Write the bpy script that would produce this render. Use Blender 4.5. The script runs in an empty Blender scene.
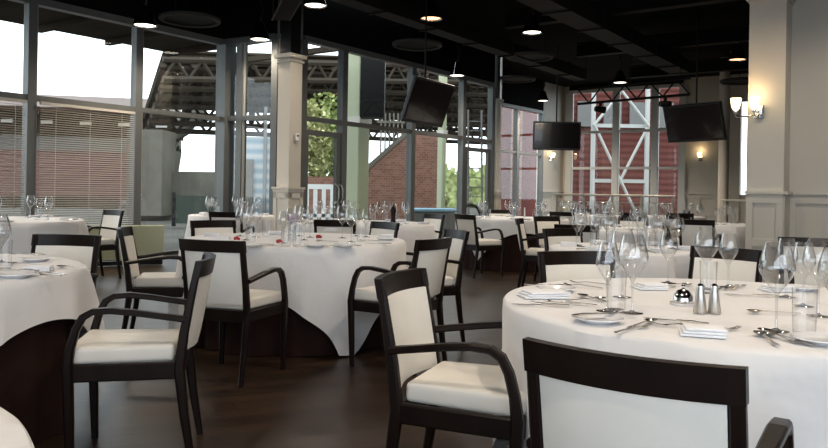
import bpy, bmesh, math, random
from mathutils import Vector, Matrix
random.seed(7)
C = bpy.context.scene
col = C.collection
F = 740.0; EYE = 1.15; CX = 414.0; HY = 190.8; ROLL = 0.017
PI = math.pi

def vpx(px, py): return (py - HY) - ROLL * (px - CX)
def at(px, py, Y):
    u = (px - CX) + ROLL * (py - HY)
    return Vector((u / F * Y, Y, EYE - vpx(px, py) / F * Y))
def on_table(px, py, zt=0.757):
    Y = (EYE - zt) * F / vpx(px, py)
    return at(px, py, Y)

# ------------------------------------------------------------------ materials
MATS = {}
def nodes_of(name):
    m = bpy.data.materials.new(name); m.use_nodes = True
    nt = m.node_tree
    return m, nt, nt.nodes['Principled BSDF']
def mat(name, c, rough=0.5, metal=0.0, noise=0.0, nscale=20.0, bump=0.0, bscale=60.0, coat=0.0, spec=0.5, stretch=None, sheen=0.0):
    m, nt, b = nodes_of(name)
    b.inputs['Base Color'].default_value = (*c, 1); b.inputs['Roughness'].default_value = rough
    b.inputs['Metallic'].default_value = metal; b.inputs['Coat Weight'].default_value = coat
    b.inputs['Specular IOR Level'].default_value = spec
    b.inputs['Sheen Weight'].default_value = sheen
    if noise or bump:
        tc = nt.nodes.new('ShaderNodeTexCoord'); mp = nt.nodes.new('ShaderNodeMapping')
        nt.links.new(tc.outputs['Object'], mp.inputs['Vector'])
        if stretch: mp.inputs['Scale'].default_value = stretch
    if noise:
        n = nt.nodes.new('ShaderNodeTexNoise'); n.inputs['Scale'].default_value = nscale; n.inputs['Detail'].default_value = 5
        nt.links.new(mp.outputs['Vector'], n.inputs['Vector'])
        r = nt.nodes.new('ShaderNodeValToRGB')
        r.color_ramp.elements[0].position = .3; r.color_ramp.elements[1].position = .7
        r.color_ramp.elements[0].color = (*[max(0, k * (1 - noise)) for k in c], 1)
        r.color_ramp.elements[1].color = (*[min(1, k * (1 + noise)) for k in c], 1)
        nt.links.new(n.outputs['Fac'], r.inputs['Fac']); nt.links.new(r.outputs['Color'], b.inputs['Base Color'])
    if bump:
        n2 = nt.nodes.new('ShaderNodeTexNoise'); n2.inputs['Scale'].default_value = bscale; n2.inputs['Detail'].default_value = 3
        nt.links.new(mp.outputs['Vector'], n2.inputs['Vector'])
        bp = nt.nodes.new('ShaderNodeBump'); bp.inputs['Strength'].default_value = bump; bp.inputs['Distance'].default_value = .01
        nt.links.new(n2.outputs['Fac'], bp.inputs['Height']); nt.links.new(bp.outputs['Normal'], b.inputs['Normal'])
    MATS[name] = m
    return m
def emis(name, c, s):
    m, nt, b = nodes_of(name)
    b.inputs['Base Color'].default_value = (*c, 1)
    b.inputs['Emission Color'].default_value = (*c, 1); b.inputs['Emission Strength'].default_value = s
    MATS[name] = m; return m
def thin_glass(name, tint, refl=1.0, ior=1.5, base=0.0):
    m = bpy.data.materials.new(name); m.use_nodes = True; nt = m.node_tree; nt.nodes.clear()
    o = nt.nodes.new('ShaderNodeOutputMaterial'); mx = nt.nodes.new('ShaderNodeMixShader')
    t = nt.nodes.new('ShaderNodeBsdfTransparent'); t.inputs['Color'].default_value = (*tint, 1)
    if name != 'window_glass':
        lw = nt.nodes.new('ShaderNodeLayerWeight'); lw.inputs['Blend'].default_value = .5
        cr = nt.nodes.new('ShaderNodeValToRGB'); cr.color_ramp.elements[0].position = .55; cr.color_ramp.elements[0].color = (*tint, 1)
        cr.color_ramp.elements[1].position = 1; cr.color_ramp.elements[1].color = (.38, .37, .35, 1)
        nt.links.new(lw.outputs['Facing'], cr.inputs['Fac']); nt.links.new(cr.outputs['Color'], t.inputs['Color'])
    g = nt.nodes.new('ShaderNodeBsdfGlossy'); g.inputs['Roughness'].default_value = .05 if name == 'crystal' else .02
    fr = nt.nodes.new('ShaderNodeLayerWeight'); fr.inputs['Blend'].default_value = .5
    pw = nt.nodes.new('ShaderNodeMath'); pw.operation = 'POWER'; pw.inputs[1].default_value = ior
    nt.links.new(fr.outputs['Facing'], pw.inputs[0])
    mu = nt.nodes.new('ShaderNodeMath'); mu.operation = 'MULTIPLY_ADD'; mu.use_clamp = True
    mu.inputs[1].default_value = refl; mu.inputs[2].default_value = base
    nt.links.new(pw.outputs[0], mu.inputs[0]); nt.links.new(mu.outputs[0], mx.inputs[0])
    nt.links.new(t.outputs[0], mx.inputs[1]); nt.links.new(g.outputs[0], mx.inputs[2]); nt.links.new(mx.outputs[0], o.inputs[0])
    MATS[name] = m; return m

wenge = mat('wenge', (.009, .0048, .0035), .36, noise=.35, nscale=14, stretch=(1, 1, .15), spec=.22)
leather = mat('leather', (.78, .745, .68), .42, noise=.03, nscale=9, bump=.03, bscale=60)
linen = mat('linen', (.745, .735, .735), .85, noise=.02, nscale=3, bump=.5, bscale=4.5, sheen=.2)
napkin_m = mat('napkin_linen', (.82, .83, .86), .85, bump=.3, bscale=60)
brown_cloth = mat('brown_cloth', (.022, .0095, .007), .8, noise=.2, nscale=6, spec=.15)
steel = mat('steel', (.78, .74, .70), .16, metal=1)
brushed = mat('brushed_steel', (.55, .53, .50), .3, metal=1, noise=.1, nscale=30)
chrome = mat('chrome', (.82, .8, .78), .08, metal=1)
linen.node_tree.nodes['Bump'].inputs['Distance'].default_value = .035
china = mat('china', (.80, .80, .82), .15, coat=.5)
cream = mat('cream_paint', (.545, .51, .445), .55, noise=.02, nscale=2)
grey_frame = mat('aluminium_frame', (.115, .12, .118), .4, metal=.2, noise=.05, nscale=4)
light_frame = mat('light_frame', (.55, .57, .56), .4)
pale_green = mat('pale_green_paint', (.44, .46, .32), .6)
black_ceil = mat('black_ceiling', (.003, .0028, .0026), .9, spec=.1)
black_metal = mat('black_metal', (.005, .0047, .0045), .5, spec=.25)
duct = mat('duct_paint', (.009, .0078, .0066), .6, spec=.15)
black_pl = mat('black_plastic', (.008, .008, .009), .3)
screen = mat('screen_glass', (.012, .008, .009), .12, coat=.3)
red_m = mat('red_petal', (.32, .015, .02), .5)
lilac_m = mat('lilac_petal', (.55, .48, .58), .6)
glass_near = thin_glass('crystal', (.965, .97, .975), 1.0, 2.2, .13)
glass_tum = thin_glass('tumbler_glass', (.97, .975, .98), .9, 2.6, .05)
glass_win = thin_glass('window_glass', (.80, .82, .79), .9, 4.0, .06)
shade_em = emis('lamp_shade_glow', (1.0, .80, .44), 3.2)
lens_em = emis('spot_lens_glow', (1.0, .90, .76), 5.0)
lens_red = emis('warm_lens_glow', (1.0, .50, .26), 2.2)
blind_m = mat('blind_slat', (.42, .39, .34), .5)
concrete = mat('concrete', (.13, .12, .10), .9, noise=.15, nscale=1.5)
dark_roof = mat('roof_cladding', (.055, .043, .03), .8, noise=.3, nscale=.6)
roof_steel = mat('roof_steel', (.05, .04, .03), .6)
grey_band = mat('grey_cladding', (.17, .165, .16), .7, noise=.05, nscale=.5)
white_paint = mat('white_paint', (.80, .80, .78), .5)
grass_m = mat('ground_paving', (.085, .08, .07), .95, noise=.3, nscale=.6)
bark = mat('bark', (.09, .06, .04), .9)
leafs = [mat('foliage_a', (.30, .34, .14), .8, noise=.5, nscale=2.2), mat('foliage_b', (.44, .44, .22), .8, noise=.5, nscale=2.5)]
hoard = mat('blue_hoarding', (.25, .42, .55), .6)

def striped(name, c1, c2, scale, rough=.7, axis='Z'):
    m, nt, b = nodes_of(name)
    tc = nt.nodes.new('ShaderNodeTexCoord'); w = nt.nodes.new('ShaderNodeTexWave')
    w.bands_direction = axis; w.inputs['Scale'].default_value = scale; w.inputs['Distortion'].default_value = .3
    nt.links.new(tc.outputs['Object'], w.inputs['Vector'])
    r = nt.nodes.new('ShaderNodeValToRGB'); r.color_ramp.elements[0].color = (*c1, 1); r.color_ramp.elements[1].color = (*c2, 1)
    nt.links.new(w.outputs['Fac'], r.inputs['Fac']); nt.links.new(r.outputs['Color'], b.inputs['Base Color'])
    b.inputs['Roughness'].default_value = rough; MATS[name] = m; return m
seats_m = striped('stadium_seats', (.10, .05, .042), (.17, .105, .095), 1.1)
cladding_red = striped('red_cladding', (.075, .022, .018), (.13, .045, .038), .9)
hoard_m = striped('striped_hoarding', (.20, .28, .33), (.42, .42, .42), .9)
def brickmat(name, c1, c2, mo, scale):
    m, nt, b = nodes_of(name)
    tc = nt.nodes.new('ShaderNodeTexCoord'); mp = nt.nodes.new('ShaderNodeMapping')
    mp.inputs['Rotation'].default_value = (PI / 2, 0, 0)
    br = nt.nodes.new('ShaderNodeTexBrick'); br.inputs['Scale'].default_value = scale
    br.inputs['Color1'].default_value = (*c1, 1); br.inputs['Color2'].default_value = (*c2, 1); br.inputs['Mortar'].default_value = (*mo, 1)
    br.inputs['Mortar Size'].default_value = .015
    nt.links.new(tc.outputs['Object'], mp.inputs['Vector']); nt.links.new(mp.outputs['Vector'], br.inputs['Vector'])
    nt.links.new(br.outputs['Color'], b.inputs['Base Color']); b.inputs['Roughness'].default_value = .9
    MATS[name] = m; return m
brick = brickmat('brick', (.17, .075, .05), (.26, .13, .095), (.27, .22, .19), 3.2)

def floor_mat():
    m, nt, b = nodes_of('plank_floor')
    tc = nt.nodes.new('ShaderNodeTexCoord'); mp = nt.nodes.new('ShaderNodeMapping')
    mp.inputs['Rotation'].default_value = (0, 0, math.radians(-22))
    nt.links.new(tc.outputs['Object'], mp.inputs['Vector'])
    br = nt.nodes.new('ShaderNodeTexBrick'); br.inputs['Scale'].default_value = 1
    br.inputs['Brick Width'].default_value = 1.2; br.inputs['Row Height'].default_value = .13
    br.inputs['Mortar Size'].default_value = .0025; br.inputs['Bias'].default_value = .0
    br.inputs['Color1'].default_value = (.022, .0125, .0075, 1); br.inputs['Color2'].default_value = (.046, .027, .0165, 1)
    br.inputs['Mortar'].default_value = (.005, .003, .002, 1)
    nt.links.new(mp.outputs['Vector'], br.inputs['Vector'])
    n = nt.nodes.new('ShaderNodeTexNoise'); mp2 = nt.nodes.new('ShaderNodeMapping'); mp2.inputs['Scale'].default_value = (1.2, 18, 1)
    nt.links.new(mp.outputs['Vector'], mp2.inputs['Vector']); nt.links.new(mp2.outputs['Vector'], n.inputs['Vector'])
    n.inputs['Scale'].default_value = 2; n.inputs['Detail'].default_value = 6
    mx = nt.nodes.new('ShaderNodeMix'); mx.data_type = 'RGBA'; mx.blend_type = 'MULTIPLY'; mx.inputs[0].default_value = .6
    nt.links.new(br.outputs['Color'], mx.inputs[6])
    r = nt.nodes.new('ShaderNodeValToRGB'); r.color_ramp.elements[0].color = (.45, .45, .45, 1); r.color_ramp.elements[1].color = (1.2, 1.2, 1.2, 1)
    nt.links.new(n.outputs['Fac'], r.inputs['Fac']); nt.links.new(r.outputs['Color'], mx.inputs[7])
    nt.links.new(mx.outputs[2], b.inputs['Base Color']); b.inputs['Roughness'].default_value = .34; b.inputs['Specular IOR Level'].default_value = .28
    bp = nt.nodes.new('ShaderNodeBump'); bp.inputs['Strength'].default_value = .15; bp.inputs['Distance'].default_value = .004
    nt.links.new(n.outputs['Fac'], bp.inputs['Height']); nt.links.new(bp.outputs['Normal'], b.inputs['Normal'])
    return m
floor_m = floor_mat()

# ------------------------------------------------------------------ mesh helpers
class MB:
    def __init__(s): s.bm = bmesh.new()
    def box(s, c, d, rz=0, bevel=0, seg=1):
        r = bmesh.ops.create_cube(s.bm, size=1)
        vs = r['verts']
        M = Matrix.Translation(Vector(c)) @ Matrix.Rotation(rz, 4, 'Z') @ Matrix.Diagonal((*d, 1))
        bmesh.ops.transform(s.bm, matrix=M, verts=vs)
        if bevel:
            es = list({e for v in vs for e in v.link_edges})
            bmesh.ops.bevel(s.bm, geom=es, offset=bevel, segments=seg, affect='EDGES', profile=.5)
        return s
    def wallbox(s, p, q, z0, z1, th, off=0):
        # box standing along segment p-q (2D)
        d = Vector((q[0] - p[0], q[1] - p[1])); L = d.length; a = math.atan2(d.y, d.x)
        n = Vector((-d.y, d.x)) / L
        c = (Vector(p[:2]) + Vector(q[:2])) / 2 + n * off
        return s.box((c.x, c.y, (z0 + z1) / 2), (L, th, z1 - z0), a)
    def sweep(s, path, w, t, side=(1, 0, 0)):
        path = [Vector(p) for p in path]; side = Vector(side); rings = []
        n = len(path)
        for i, p in enumerate(path):
            tg = (path[min(i + 1, n - 1)] - path[max(i - 1, 0)]).normalized()
            nn = tg.cross(side).normalized(); sd = nn.cross(tg).normalized()
            ww = w[i] if isinstance(w, (list, tuple)) else w; tt = t[i] if isinstance(t, (list, tuple)) else t
            cb = min(ww, tt) * .22
            pts = []
            for a, b_ in ((-1, -1), (1, -1), (1, 1), (-1, 1)):
                x, y = a * ww / 2, b_ * tt / 2
                if (a, b_) in ((-1, -1), (1, 1)): q = [(x, y - b_ * cb), (x - a * cb, y)]
                else: q = [(x - a * cb, y), (x, y - b_ * cb)]
                pts += q
            rings.append([s.bm.verts.new(p + sd * x + nn * y) for x, y in pts])
        for a, b_ in zip(rings, rings[1:]):
            k = len(a)
            for j in range(k): s.bm.faces.new((a[j], a[(j + 1) % k], b_[(j + 1) % k], b_[j]))
        s.bm.faces.new(rings[0][::-1]); s.bm.faces.new(rings[-1]); return s
    def tube(s, path, r, n=8):
        path = [Vector(p) for p in path]; rings = []; m = len(path)
        for i, p in enumerate(path):
            tg = (path[min(i + 1, m - 1)] - path[max(i - 1, 0)]).normalized()
            up = Vector((0, 0, 1)) if abs(tg.z) < .9 else Vector((1, 0, 0))
            a = tg.cross(up).normalized(); b_ = tg.cross(a).normalized()
            rr = r[i] if isinstance(r, (list, tuple)) else r
            rings.append([s.bm.verts.new(p + a * rr * math.cos(2 * PI * k / n) + b_ * rr * math.sin(2 * PI * k / n)) for k in range(n)])
        for a, b_ in zip(rings, rings[1:]):
            for j in range(n): s.bm.faces.new((a[j], a[(j + 1) % n], b_[(j + 1) % n], b_[j]))
        s.bm.faces.new(rings[0][::-1]); s.bm.faces.new(rings[-1]); return s
    def lathe(s, prof, n=24, c=(0, 0, 0)):
        c = Vector(c); rings = []
        for r, z in prof:
            if r < 1e-5: rings.append([s.bm.verts.new(c + Vector((0, 0, z)))])
            else: rings.append([s.bm.verts.new(c + Vector((r * math.cos(2 * PI * k / n), r * math.sin(2 * PI * k / n), z))) for k in range(n)])
        for a, b_ in zip(rings, rings[1:]):
            for j in range(n):
                k = (j + 1) % n
                if len(a) == 1 and len(b_) == 1: continue
                if len(a) == 1: s.bm.faces.new((a[0], b_[k], b_[j]))
                elif len(b_) == 1: s.bm.faces.new((a[j], a[k], b_[0]))
                else: s.bm.faces.new((a[j], a[k], b_[k], b_[j]))
        return s
    def quad(s, pts):
        s.bm.faces.new([s.bm.verts.new(Vector(p)) for p in pts]); return s
    def prism(s, pts, d):
        # extrude polygon pts (3D coplanar) by vector d
        a = [s.bm.verts.new(Vector(p)) for p in pts]; b_ = [s.bm.verts.new(Vector(p) + Vector(d)) for p in pts]
        s.bm.faces.new(a[::-1]); s.bm.faces.new(b_); k = len(a)
        for j in range(k): s.bm.faces.new((a[j], a[(j + 1) % k], b_[(j + 1) % k], b_[j]))
        return s
    def build(s, name, m, parent=None, smooth=False):
        bmesh.ops.recalc_face_normals(s.bm, faces=s.bm.faces[:])
        me = bpy.data.meshes.new(name); s.bm.to_mesh(me); s.bm.free()
        me.materials.append(m)
        if smooth:
            for p in me.polygons: p.use_smooth = True
            try: me.set_sharp_from_angle(angle=math.radians(40))
            except Exception: pass
        o = bpy.data.objects.new(name, me); col.objects.link(o)
        if parent: o.parent = parent
        return o
def tag(o, label=None, cat=None, group=None, kind=None):
    if label: o['label'] = label
    if cat: o['category'] = cat
    if group: o['group'] = group
    if kind: o['kind'] = kind
    return o
def empty(name, loc=(0, 0, 0), rz=0, label=None, cat=None, group=None, kind=None):
    o = bpy.data.objects.new(name, None); col.objects.link(o); o.empty_display_size = .1
    o.location = loc; o.rotation_euler = (0, 0, rz)
    return tag(o, label, cat, group, kind)
def copy_tree(o, parent=None):
    c = o.copy(); col.objects.link(c)
    if parent: c.parent = parent
    for ch in list(o.children): copy_tree(ch, c)
    return c
def struct(o, kind='structure'): o['kind'] = kind; return o

# ------------------------------------------------------------------ ROOM SHELL
D1 = Vector((.575, .818)); D2 = Vector((.818, -.575))     # the two wall directions
CEIL = 4.7
def hit(px, p, q):
    k = (px - CX) / F; p = Vector(p); d = Vector(q) - p
    t = (k * p.y - p.x) / (d.x - k * d.y)
    return p + d * t
A1 = Vector((-3.417, 13.1)); A0 = A1 - D1 * 11
J1 = Vector((-2.35, 12.5))
B0 = Vector((-1.94, 12.6)); B1 = Vector((1.82, 17.7))
C0 = Vector((2.41, 21.5)); C1 = Vector((4.0, 23.5)); C2 = Vector((4.98, 24.7))
W0 = Vector((5.12, 24.5)); W1 = W0 + D2 * 3.65; W2 = W0 + D2 * 9.0
COLN = Vector((4.09, 9.1)); COLN2 = COLN + D2 * .41; COLN3 = COLN2 + D1 * .42
R1 = COLN3 + D2 * 6.2
ZT = 2.357; ZH = 3.67

BK = -4.5
WE = W0 + D2 * 9.5
OUT = [(A0.x, BK), A0, A1, J1, B0, B1, (2.06, 18.1), C0, C1, C2, W0, WE, R1, (R1.x + 1.2, BK)]
floor = MB().prism([(p[0], p[1], -.1) for p in OUT], (0, 0, .1)).build('floor', floor_m); struct(floor)
ceiling = MB().prism([(p[0], p[1], CEIL) for p in OUT], (0, 0, .1)).build('ceiling', black_ceil); struct(ceiling)

def glazing(name, p, q, pxs=None, ts=None, transoms=(ZT,), zt=ZH, sill=.08, mw=.11, md=.14, mm=grey_frame, blinds=False, ends=True, top=CEIL, doorbay=None):
    """one glazed wall: window_n > window_frame, pane..., blind..."""
    p = Vector(p); q = Vector(q); L = (q - p).length; d = (q - p) / L; a = math.atan2(d.y, d.x)
    if ts is None: ts = [(hit(x, p, q) - p).dot(d) for x in pxs]
    root = empty(name, (p.x, p.y, 0), a, kind='structure')
    f = MB()
    allt = ([0] if ends else []) + list(ts) + ([L] if ends else [])
    for t in allt: f.box((t, 0, zt / 2), (mw, md, zt))
    f.box((L / 2, 0, zt + .04), (L, md, .1)); f.box((L / 2, 0, sill / 2), (L, md * .8, sill))
    for z in transoms: f.box((L / 2, 0, z), (L, md * .8, .075))
    f.build('window_frame', mm, root)
    # thin bright edge trims beside each mullion
    g = MB()
    for t in allt: g.box((t + mw / 2 + .014, -.02, zt / 2), (.02, .05, zt - .02))
    g.build('glazing_bead', light_frame if mm is light_frame else MATS['bead'], root)
    zs = [sill] + list(transoms) + [zt]
    bounds = sorted(set([0] + [t for t in ts if 0 < t < L] + [L]))
    for i in range(len(bounds) - 1):
        for j in range(len(zs) - 1):
            x0, x1 = bounds[i] + mw / 2, bounds[i + 1] - mw / 2
            if doorbay is not None and i in doorbay and j == 0: continue
            MB().quad([(x0, 0, zs[j] + .03), (x1, 0, zs[j] + .03), (x1, 0, zs[j + 1] - .03), (x0, 0, zs[j + 1] - .03)]).build('pane', glass_win, root)
        if blinds and i in blinds:
            b = MB(); x0, x1 = bounds[i] + mw / 2 + .04, bounds[i + 1] - mw / 2 - .04
            if x1 - x0 > .3:
                z = .25
                while z < ZT - .1:
                    c, s_ = .013 * math.cos(.42), .013 * math.sin(.42)
                    b.quad([(x0, -.1 - c, z - s_), (x1, -.1 - c, z - s_), (x1, -.1 + c, z + s_), (x0, -.1 + c, z + s_)])
                    z += .032
                for k in (.15, .5, .85): b.box((x0 + (x1 - x0) * k, -.115, 1.25), (.006, .004, 2.1))
                b.box(((x0 + x1) / 2, -.1, ZT - .07), (x1 - x0, .05, .04))
                b.build('blind', blind_m, root)
    return root
mat('bead', (.30, .30, .28), .4)
# bulkhead above header
def bulk(name, p, q, z0=ZH + .09, m=black_ceil):
    return struct(MB().wallbox(p, q, z0, CEIL, .16).build(name, m))

wa = glazing('window_1', A0, A1, ts=[(hit(x, A0, A1) - A0).dot(D1) for x in (-64, 28, 135)] , blinds=(0, 1, 2), mw=.12)
bulk('wall_left', A0, A1)
wj = glazing('window_2', A1, J1, pxs=[240], mw=.13); bulk('wall_corner', A1, J1)
struct(MB().box((A1.x + .06, A1.y - .02, ZH / 2), (.24, .24, ZH), .96).build('trim_1', grey_frame))
wb = glazing('window_3', B0, B1, pxs=[341, 410, 461], mw=.13, doorbay=(0, 3)); bulk('wall_middle', J1, B1)
struct(MB().wallbox(J1, B0, 0, CEIL, .1).build('trim_2', grey_frame))
wc = glazing('window_4', C0, C1, pxs=[515.5], mw=.12); bulk('wall_back', C0, C1)
ww = glazing('window_5', W0, W1, pxs=[615, 654], transoms=(1.98, 3.15), zt=4.45, mw=.2, mm=light_frame); 
struct(MB().wallbox(W0, W1, 4.54, CEIL, .16).build('wall_far', black_ceil))

def door(name, px0, px1, hx, zt=2.17):
    p = hit(px0, B0, B1); q = hit(px1, B0, B1); d = (q - p); L = d.length; a = math.atan2(d.y, d.x)
    r = empty(name, (p.x, p.y, 0), a, kind='structure')
    f = MB()
    for x in (.045, L - .045): f.box((x, 0, zt / 2), (.09, .07, zt))
    f.box((L / 2, 0, zt - .045), (L - .18, .07, .09)); f.box((L / 2, 0, .08), (L - .18, .07, .16))
    f.build('door_frame', grey_frame, r)
    MB().quad([(.09, 0, .16), (L - .09, 0, .16), (L - .09, 0, zt - .09), (.09, 0, zt - .09)]).build('pane', glass_win, r)
    MB().quad([(.0, 0, zt + .05), (L, 0, zt + .05), (L, 0, ZT - .03), (.0, 0, ZT - .03)]).build('pane', glass_win, r)
    for hh in hx:
        x = hh * L
        h = MB().tube([(x, -.03, .9), (x, -.1, .93), (x + .02, -.12, 1.0), (x + .02, -.12, 1.15), (x, -.1, 1.22), (x, -.03, 1.25)], .012)
        h.build('door_handle', brushed, r)
    return r
door('door_1', 302.5, 338, (.86, .97)); door('door_2', 463.5, 488, (.12,))

# cream walls with dado panelling
def panelled(name, p, q, panels, z1=CEIL, m=cream, th=.14, dado=1.2, side=-1):
    """wall p->q with its room side at -normal"""
    p = Vector(p); q = Vector(q); L = (q - p).length; a = math.atan2(q.y - p.y, q.x - p.x)
    r = empty(name, (p.x, p.y, 0), a, kind='structure')
    MB().box((L / 2, th / 2, z1 / 2), (L, th, z1)).build('wall_surface', m, r)
    t = MB()
    t.box((L / 2, -.025, dado), (L + .03, .05, .035)); t.box((L / 2, -.012, dado - .03), (L, .024, .03)); t.box((L / 2, -.012, .07), (L, .024, .14))
    t.box((L / 2, -.012, dado - .085), (L, .028, .08)); t.box((L / 2, -.012, .59), (L, .028, .09)); t.box((L / 2, -.012, .19), (L, .028, .10))
    n = max(1, panels); w = .075
    for i in range(n + 1):
        x = w / 2 + (L - w) * i / n
        t.box((x, -.012, .66), (w, .0276, 1.0))
    for i in range(n):
        xa, xb = w + (L - w) * i / n, (L - w) * (i + 1) / n
        for za, zb in ((.635, dado - .125), (.24, .545)):
            for zz in (za, zb): t.box(((xa + xb) / 2, -.004, zz), (xb - xa, .012, .018))
            for xx in (xa, xb): t.box((xx, -.004, (za + zb) / 2), (.018, .012, zb - za))
    t.build('dado_panel', m, r)
    return r
panelled('wall_right', COLN3, R1, 6)
cn = panelled('trim_3', COLN, COLN2, 1, th=.42, z1=CEIL)
cap = MB()
for z, e, h in ((3.55, .02, .03), (3.60, .045, .06), (3.66, .03, .04)): cap.box((.205, .19, z), (.41 + 2 * e, .42 + 2 * e, h))
cap.build('capital', cream, cn)
sk = MB(); sk.box((.205 + .21, .21, .66), (.02, .42, 1.0)); sk.box((.205 + .23, .21, 1.2), (.05, .42, .035)); sk.build('side_panel', cream, cn)
panelled('wall_pier', C1, C2, 2); 
panelled('wall_end', C2, W0, 1)
panelled('wall_far_right', W1, W1 + D2 * 1.0, 2)
# wall beyond; added slit window stands in for a lit wall edge
pa = W1 + D2 * 1.0
sl0 = pa + D2 * .44; sl1 = pa + D2 * .58
sA = hit(739.5, W1, W2); sB = hit(746, W1, W2)
panelled('wall_alcove', pa, sA, 1)
panelled('wall_alcove_side', sB, W1 + D2 * 9.5, 4)
struct(MB().wallbox(sA, sB, 0, 1.2, .14, .07).wallbox(sA, sB, 3.9, CEIL, .14, .07).build('trim_4', cream))
sw = empty('standin_slit', (sA.x, sA.y, 0), 0, kind='structure')
MB().quad([(0, .05, 1.2), (sB.x - sA.x, sB.y - sA.y + .05, 1.2), (sB.x - sA.x, sB.y - sA.y + .05, 3.9), (0, .05, 3.9)]).build('pane', glass_win, sw)
# return wall between wall B and wall C plus pilaster
struct(MB().wallbox((2.06, 18.1), (2.44, 21.5), 0, CEIL, .04, -.03).build('wall_return', cream))

def square_column(name, corner, size, z1, label):
    a = math.atan2(D2.y, D2.x)
    # corner nearest camera: box extends along D1 and -D2
    c = Vector(corner) + D1 * size / 2 - D2 * size / 2
    r = empty(name, (c.x, c.y, 0), a, kind='structure')
    MB().box((0, 0, z1 / 2), (size, size, z1), bevel=.006).build('shaft', cream, r)
    b = MB(); s = size
    b.box((0, 0, 1.16), (s + .11, s + .11, .035)); b.box((0, 0, 1.125), (s + .08, s + .08, .05)); b.box((0, 0, .07), (s + .08, s + .08, .14))
    b.box((0, 0, .6), (s + .04, s + .04, 1.1))
    for zz in (1.04, .22): b.box((0, 0, zz), (s + .065, s + .065, .09))
    for sx in (-1, 1):
        for sy in (-1, 1): b.box((sx * (s / 2 - .005), sy * (s / 2 - .005), .6), (.075, .075, 1.0))
    b.build('dado_panel', cream, r)
    k = MB()
    for z, e, h in ((z1 - .12, .02, .03), (z1 - .04, .05, .06)): k.box((0, 0, z), (s + 2 * e, s + 2 * e, h))
    k.build('capital', cream, r)
    MB().box((0, 0, (z1 + CEIL) / 2), (s * .8, s * .8, CEIL - z1)).build('column_head', black_metal, r)
    return r
c1 = square_column('trim_5', (-2.02, 11.9), .28, 3.34, '')
c2 = square_column('trim_6', (1.97, 17.75), .16, 3.4, '')
cp = at(723, 200, 19.0)
rc = empty('trim_7', (cp.x, cp.y, 0), kind='structure')
MB().lathe([(.13, 0), (.13, CEIL)], 24).build('shaft', cream, rc, True)
MB().lathe([(.15, 0), (.15, .12), (.135, .14)], 24).build('base_ring', cream, rc, True)

# walls behind the camera with tall windows
struct(MB().wallbox(WE, R1, 0, CEIL, .15).build('wall_side_far', cream))
struct(MB().box((-7.75, BK, 2.35), (3.5, .2, 4.7)).build('wall_behind_left', cream))
struct(MB().box((9.5, BK, 2.35), (6.5, .2, 4.7)).build('wall_behind_right', cream))
struct(MB().box((.1, BK, 4.3), (12.4, .2, .8)).box((.1, BK, .25), (12.4, .2, .5)).build('wall_behind', cream))
rw = MB(); p_ = R1
rw.wallbox(R1, (R1.x + 1.2, BK), 0, CEIL, .15); struct(rw.build('wall_side', cream))
struct(MB().wallbox((A0.x, BK), (A0.x, A0.y), 0, CEIL, .15).build('wall_side_left', cream))

# ------------------------------------------------------------------ CEILING THINGS
def wpt(px, py, z):
    v = -vpx(px, py); Y = (z - EYE) * F / v
    return at(px, py, Y)
def make_spot():
    r = empty('ceiling_spotlight', (0, 0, 0))
    sh_ = MB().lathe([(.045, .30), (.075, .27), (.10, .2), (.165, .03), (.172, 0), (.16, .0), (.15, .02)], 28).build('shade', chrome, r, True)
    MB().lathe([(0, .022), (.15, .022), (.15, .016), (0, .016)], 28).build('lens', lens_em, sh_)
    MB().tube([(0, 0, .28), (.02, 0, .40), (.05, 0, .48), (.03, 0, .56), (0, 0, .62), (0, 0, .80)], .018).build('neck', black_metal, r, True)
    return r
spot0 = make_spot()
spotpx = [(315, 6), (145, 26), (260, 40), (532, 33), (457, 76), (620, 83), (431, 19), (737, 60), (543, 101)]
sl = ['large lit downlight at the top edge above the centre table', 'lit downlight above the blinds, nearest the left edge of the photo',
      'lit downlight just left of the square cream column', 'lit downlight above and left of the level television',
      'lit downlight beside the tilted television over the glass doors', 'lit downlight above the far white-framed window',
      'orange-glowing downlight on the dark ceiling above the tilted television', 'orange-glowing downlight beside the near cream column', 'small far downlight just above the level television']
def point_light(name, loc, energy, color, kind='SPOT', size=.08, parent=None, angle=150):
    l = bpy.data.lights.new(name, kind); l.energy = energy; l.color = color; l.shadow_soft_size = size
    if kind == 'SPOT': l.spot_size = math.radians(angle); l.spot_blend = .8
    o = bpy.data.objects.new(name, l); col.objects.link(o); o.location = loc
    if parent: o.parent = parent
    return o
for i, (x, y) in enumerate(spotpx):
    s = spot0 if i == 0 else copy_tree(spot0)
    p = wpt(x, y, {1: 3.5, 2: 3.6, 4: 3.6}.get(i, 3.88)); s.location = p; tag(s, sl[i], 'ceiling light', 'downlights under the black ceiling')
    if i in (6, 7):
        for ch in s.children_recursive:
            if ch.name.startswith('lens'):
                ch.data = ch.data.copy(); ch.data.materials.clear(); ch.data.materials.append(lens_red)
                ch['label'] = 'orange glowing lens'
    point_light('downlight_lamp', (0, 0, -.01), {2: 28, 5: 380, 8: 420}.get(i, 88) if i not in (6, 7) else 25, (1, .85, .68), parent=s)
def make_disc():
    r = empty('ceiling_disc', (0, 0, 0))
    MB().lathe([(.40, 0), (.46, -.015), (.48, .01), (.47, .05), (.40, .06)], 40).build('rim', MATS['disc_rim'], r, True)
    MB().lathe([(0, .02), (.40, .02), (.40, .05), (0, .05)], 40).build('grille', duct, r)
    for k in range(3):
        a = 2 * PI * k / 3; MB().tube([(.3 * math.cos(a), .3 * math.sin(a), .04), (.3 * math.cos(a), .3 * math.sin(a), .79)], .006, 6).build('hanger', black_metal, r)
    return r
mat('disc_rim', (.045, .042, .04), .6, spec=.2)
d0 = make_disc()
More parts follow.
